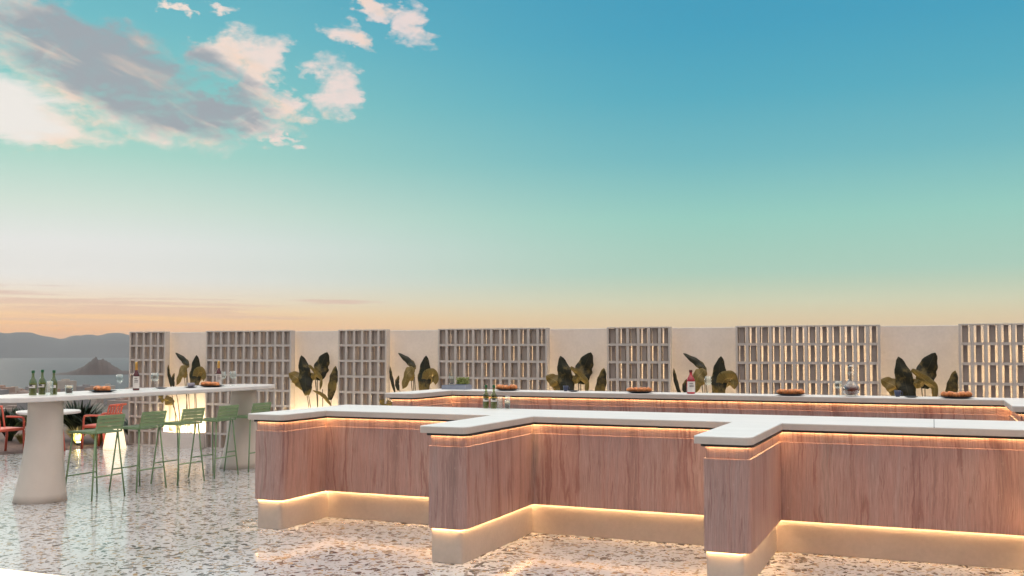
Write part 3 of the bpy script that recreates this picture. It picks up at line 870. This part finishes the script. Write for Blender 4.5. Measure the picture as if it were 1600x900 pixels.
# ------------------------------------------------------------------ sky
world = bpy.data.worlds.new('World'); sc.world = world; world.use_nodes = True
nt = world.node_tree; bg = nt.nodes['Background']
gen = nt.nodes.new('ShaderNodeTexCoord').outputs['Generated']
nv = nt.nodes.new('ShaderNodeVectorMath'); nv.operation = 'NORMALIZE'; nt.links.new(gen, nv.inputs[0])
x, y, z = sep(nt, nv.outputs[0])
el = z._m('ARCSINE'); azm = x._m('ARCTAN2', y)
hl = (x*x+y*y+1e-6)._m('SQRT')
GA = -.90
cg = (x*math.sin(GA)+y*math.cos(GA))/hl
ang = cg.mn(1.)._m('ARCCOSINE')
e01 = (el/1.2).mx(0.)
def stops(l): return [(min(1, e/1.2), lin(c)) for e, c in l]
left = ramp(nt, e01, stops([(0, (228, 152, 98)), (.02, (240, 176, 112)), (.033, (240, 196, 142)), (.048, (233, 214, 190)), (.068, (231, 229, 224)), (.10, (231, 232, 229)), (.135, (210, 226, 215)), (.185, (168, 214, 201)), (.24, (138, 203, 198)), (.30, (112, 189, 198)), (.37, (92, 174, 194)), (.6, (190, 205, 214)), (.9, (232, 226, 218)), (1.2, (236, 228, 218))]))
right = ramp(nt, e01, stops([(0, (214, 176, 130)), (.028, (214, 188, 144)), (.048, (203, 203, 172)), (.078, (172, 208, 189)), (.13, (150, 206, 193)), (.19, (112, 185, 193)), (.25, (84, 171, 192)), (.31, (68, 160, 190)), (.37, (62, 153, 187)), (.6, (190, 205, 214)), (.9, (232, 226, 218)), (1.2, (236, 228, 218))]))
back = ramp(nt, e01, stops([(0, (136, 122, 126)), (.15, (152, 138, 142)), (.4, (190, 182, 182)), (.9, (232, 226, 218)), (1.2, (236, 228, 218))]))
sky = mix(nt, ang.step(.05, .72), left, right)
# clouds: soft noise gathered in a few banks
wx = noise(nt, comb(nt, azm*9., el*13., 0.), 1., 3)
fx = azm+(wx-.5)*.03; 
fb = noise(nt, comb(nt, azm*15.+el*9., el*34.-azm*6., 2.), 1., 8, .62, .5)
fb2 = noise(nt, comb(nt, azm*44.+el*20., el*80.-azm*10., 7.), 1., 6, .6, .3)
dens = None
def blob(a0, e0, ra, re, rot, k=1.):
    c, s = math.cos(rot), math.sin(rot)
    u = ((azm-a0)*c+(el-e0)*s)/ra; v = ((el-e0)*c-(azm-a0)*s)/re
    return (1.-(u*u+v*v)).mx(-1.)*k
bl = None
w1 = nt.nodes.new('ShaderNodeTexNoise'); w1.inputs['Scale'].default_value = 1.; w1.inputs['Detail'].default_value = 6; w1.inputs['Roughness'].default_value = .6
nt.links.new(comb(nt, azm*22., el*40., 1.), w1.inputs['Vector'])
wr, wg, wb = sep(nt, w1.outputs['Color'])
wa = azm+(wr-.5)*.10; we = el+(wg-.5)*.055
def blob2(cx, cy, rx, ry, rot):
    a0 = -.3998+math.atan((cx-800)/1555); e0 = math.atan((548-cy)/math.hypot(1555, cx-800))
    ra, re = rx/1555*math.cos(a0+.4)**2, ry/1555
    c, s_ = math.cos(R(rot)), math.sin(R(rot))
    du, dv = wa-a0, we-e0
    u = (du*c+dv*s_)/ra; v = (dv*c-du*s_)/re
    return (1.-(u*u+v*v)).mx(-1.)
BL = [(150, 105, 270, 80, -20), (330, 165, 150, 30, -16), (350, 75, 75, 40, 25), (400, 110, 50, 75, -15), (445, 168, 55, 24, -12), (520, 132, 50, 44, 25), (545, 52, 55, 18, -28),
      (640, 28, 34, 44, 8), (590, 6, 50, 14, 0), (345, 2, 50, 10, 0), (265, 0, 22, 9, 0), (425, 212, 34, 9, -38), (462, 230, 22, 11, 0), (60, 25, 130, 36, -18), (50, 190, 150, 40, -4)]
for q in BL:
    v = blob2(*q); bl = v if bl is None else bl.mx(v)
raw = bl*.62+(fb-.5)*1.15+(fb2-.5)*.55-.10
cm = raw.step(-.09, .48)
strk = noise(nt, comb(nt, azm*9.-el*5., el*44.+azm*17., 5.), 1., 5, .55, .3)
core = blob(-.765, .258, .155, .050, -.27)*.95+(fb-.5)*1.2-(strk-.5)*.9
corem = core.step(-.10, .62)
lit = (azm*-1.).linear(.5, .95)
edgec = mix(nt, lit, lin((236, 218, 214)), lin((254, 232, 212)))
cc = mix(nt, corem*.90, edgec, lin((146, 157, 168)))
cc = mix(nt, (strk-.5).step(-.02, .24)*(1.-corem*.35)*.8, cc, lin((250, 216, 192)))
sky = mix(nt, cm*(fb2*.5+.68).mn(.95), sky, cc)
# sunlit glow on the left
gl = blob(-.925, .222, .125, .038, -.12)
gl = (gl*.9+(fb-.5)*1.6+.05).step(.05, .60)
sky = mix(nt, gl, sky, lin((238, 234, 228)))
# thin streaks low over the horizon
stn = noise(nt, comb(nt, azm*6., el*230., 4.), 1., 6, .6, .25)
st2 = noise(nt, comb(nt, azm*14., el*90., 9.), 1., 4, .55)
sb = blob(-.84, .038, .34, .022, -.02).mx(blob(-.565, .048, .075, .007, 0.))
skm = (sb*.34+(stn-.5)*1.5+(st2-.5)*.5-.02).step(.06, .42)
sky = mix(nt, skm*.66, sky, mix(nt, el.linear(.02, .06), lin((222, 178, 146)), lin((208, 176, 164))))
# the half of the sky behind the camera
sky = mix(nt, ang.step(1.25, 2.2), sky, back)
bs = el.step(.40, .95)*1.65+(1.-el.step(.0, .085))*.32+1.
bv = nt.nodes.new('ShaderNodeVectorMath'); bv.operation = 'SCALE'; nt.links.new(sky, bv.inputs[0]); nt.links.new(bs.s, bv.inputs['Scale'])
sky = bv.outputs[0]
nish = nt.nodes.new('ShaderNodeTexSky'); nish.sky_type = 'NISHITA'; nish.sun_disc = False
nish.sun_elevation = R(9); nish.sun_rotation = R(-58)
add = nt.nodes.new('ShaderNodeMix'); add.data_type = 'RGBA'; add.blend_type = 'ADD'; add.inputs[0].default_value = .0008
nt.links.new(sky, add.inputs[6]); nt.links.new(nish.outputs[0], add.inputs[7])
nt.links.new(add.outputs[2], bg.inputs[0]); bg.inputs[1].default_value = 1.0

sun = bpy.data.lights.new('low_sun', 'SUN'); sun.energy = .6; sun.angle = R(14); sun.color = (1., .82, .66)
so = bpy.data.objects.new('low_sun', sun); COL.objects.link(so)
sd = Vector((math.sin(R(-58))*math.cos(R(9)), math.cos(R(-58))*math.cos(R(9)), math.sin(R(9))))
so.rotation_euler = sd.to_track_quat('Z', 'Y').to_euler(); so.location = sd*60

# ------------------------------------------------------------------ haze over the bay
bm = bmesh.new(); box(bm, -9200, 5200, -1500, 9200, -41, 175)
hm = bpy.data.materials.new('thin_evening_haze'); hm.use_nodes = True; hn = hm.node_tree
for n in list(hn.nodes):
    if n.type != 'OUTPUT_MATERIAL': hn.nodes.remove(n)
pv = hn.nodes.new('ShaderNodeVolumePrincipled'); pv.inputs['Color'].default_value = (.74, .745, .77, 1); pv.inputs['Density'].default_value = .00007
pv.inputs['Anisotropy'].default_value = .0
hn.links.new(pv.outputs[0], hn.nodes['Material Output'].inputs['Volume'])
hz = obj('haze', bm, hm); hz['kind'] = 'stuff'

# ------------------------------------------------------------------ camera and render settings
cam = bpy.data.cameras.new('camera'); co = bpy.data.objects.new('camera', cam); COL.objects.link(co)
cam.sensor_width = 36; cam.lens = 36*1555/1600; cam.clip_start = .05; cam.clip_end = 60000
co.location = (0, 0, 1.65); co.rotation_euler = (R(90+2.3), 0, math.atan(657/1555))
cam.shift_y = 35.54/1600
sc.camera = co
sc.view_settings.view_transform = 'Standard'; sc.view_settings.look = 'None'
sc.view_settings.exposure = 0.; sc.view_settings.gamma = 1.; sc.view_settings.use_curve_mapping = False
sc.render.engine = 'CYCLES'
cy = sc.cycles; cy.use_denoising = True; cy.max_bounces = 8; cy.diffuse_bounces = 4; cy.glossy_bounces = 4; cy.transmission_bounces = 8; cy.transparent_max_bounces = 12
cy.volume_bounces = 1; cy.sample_clamp_indirect = 6.; cy.caustics_reflective = False; cy.caustics_refractive = False
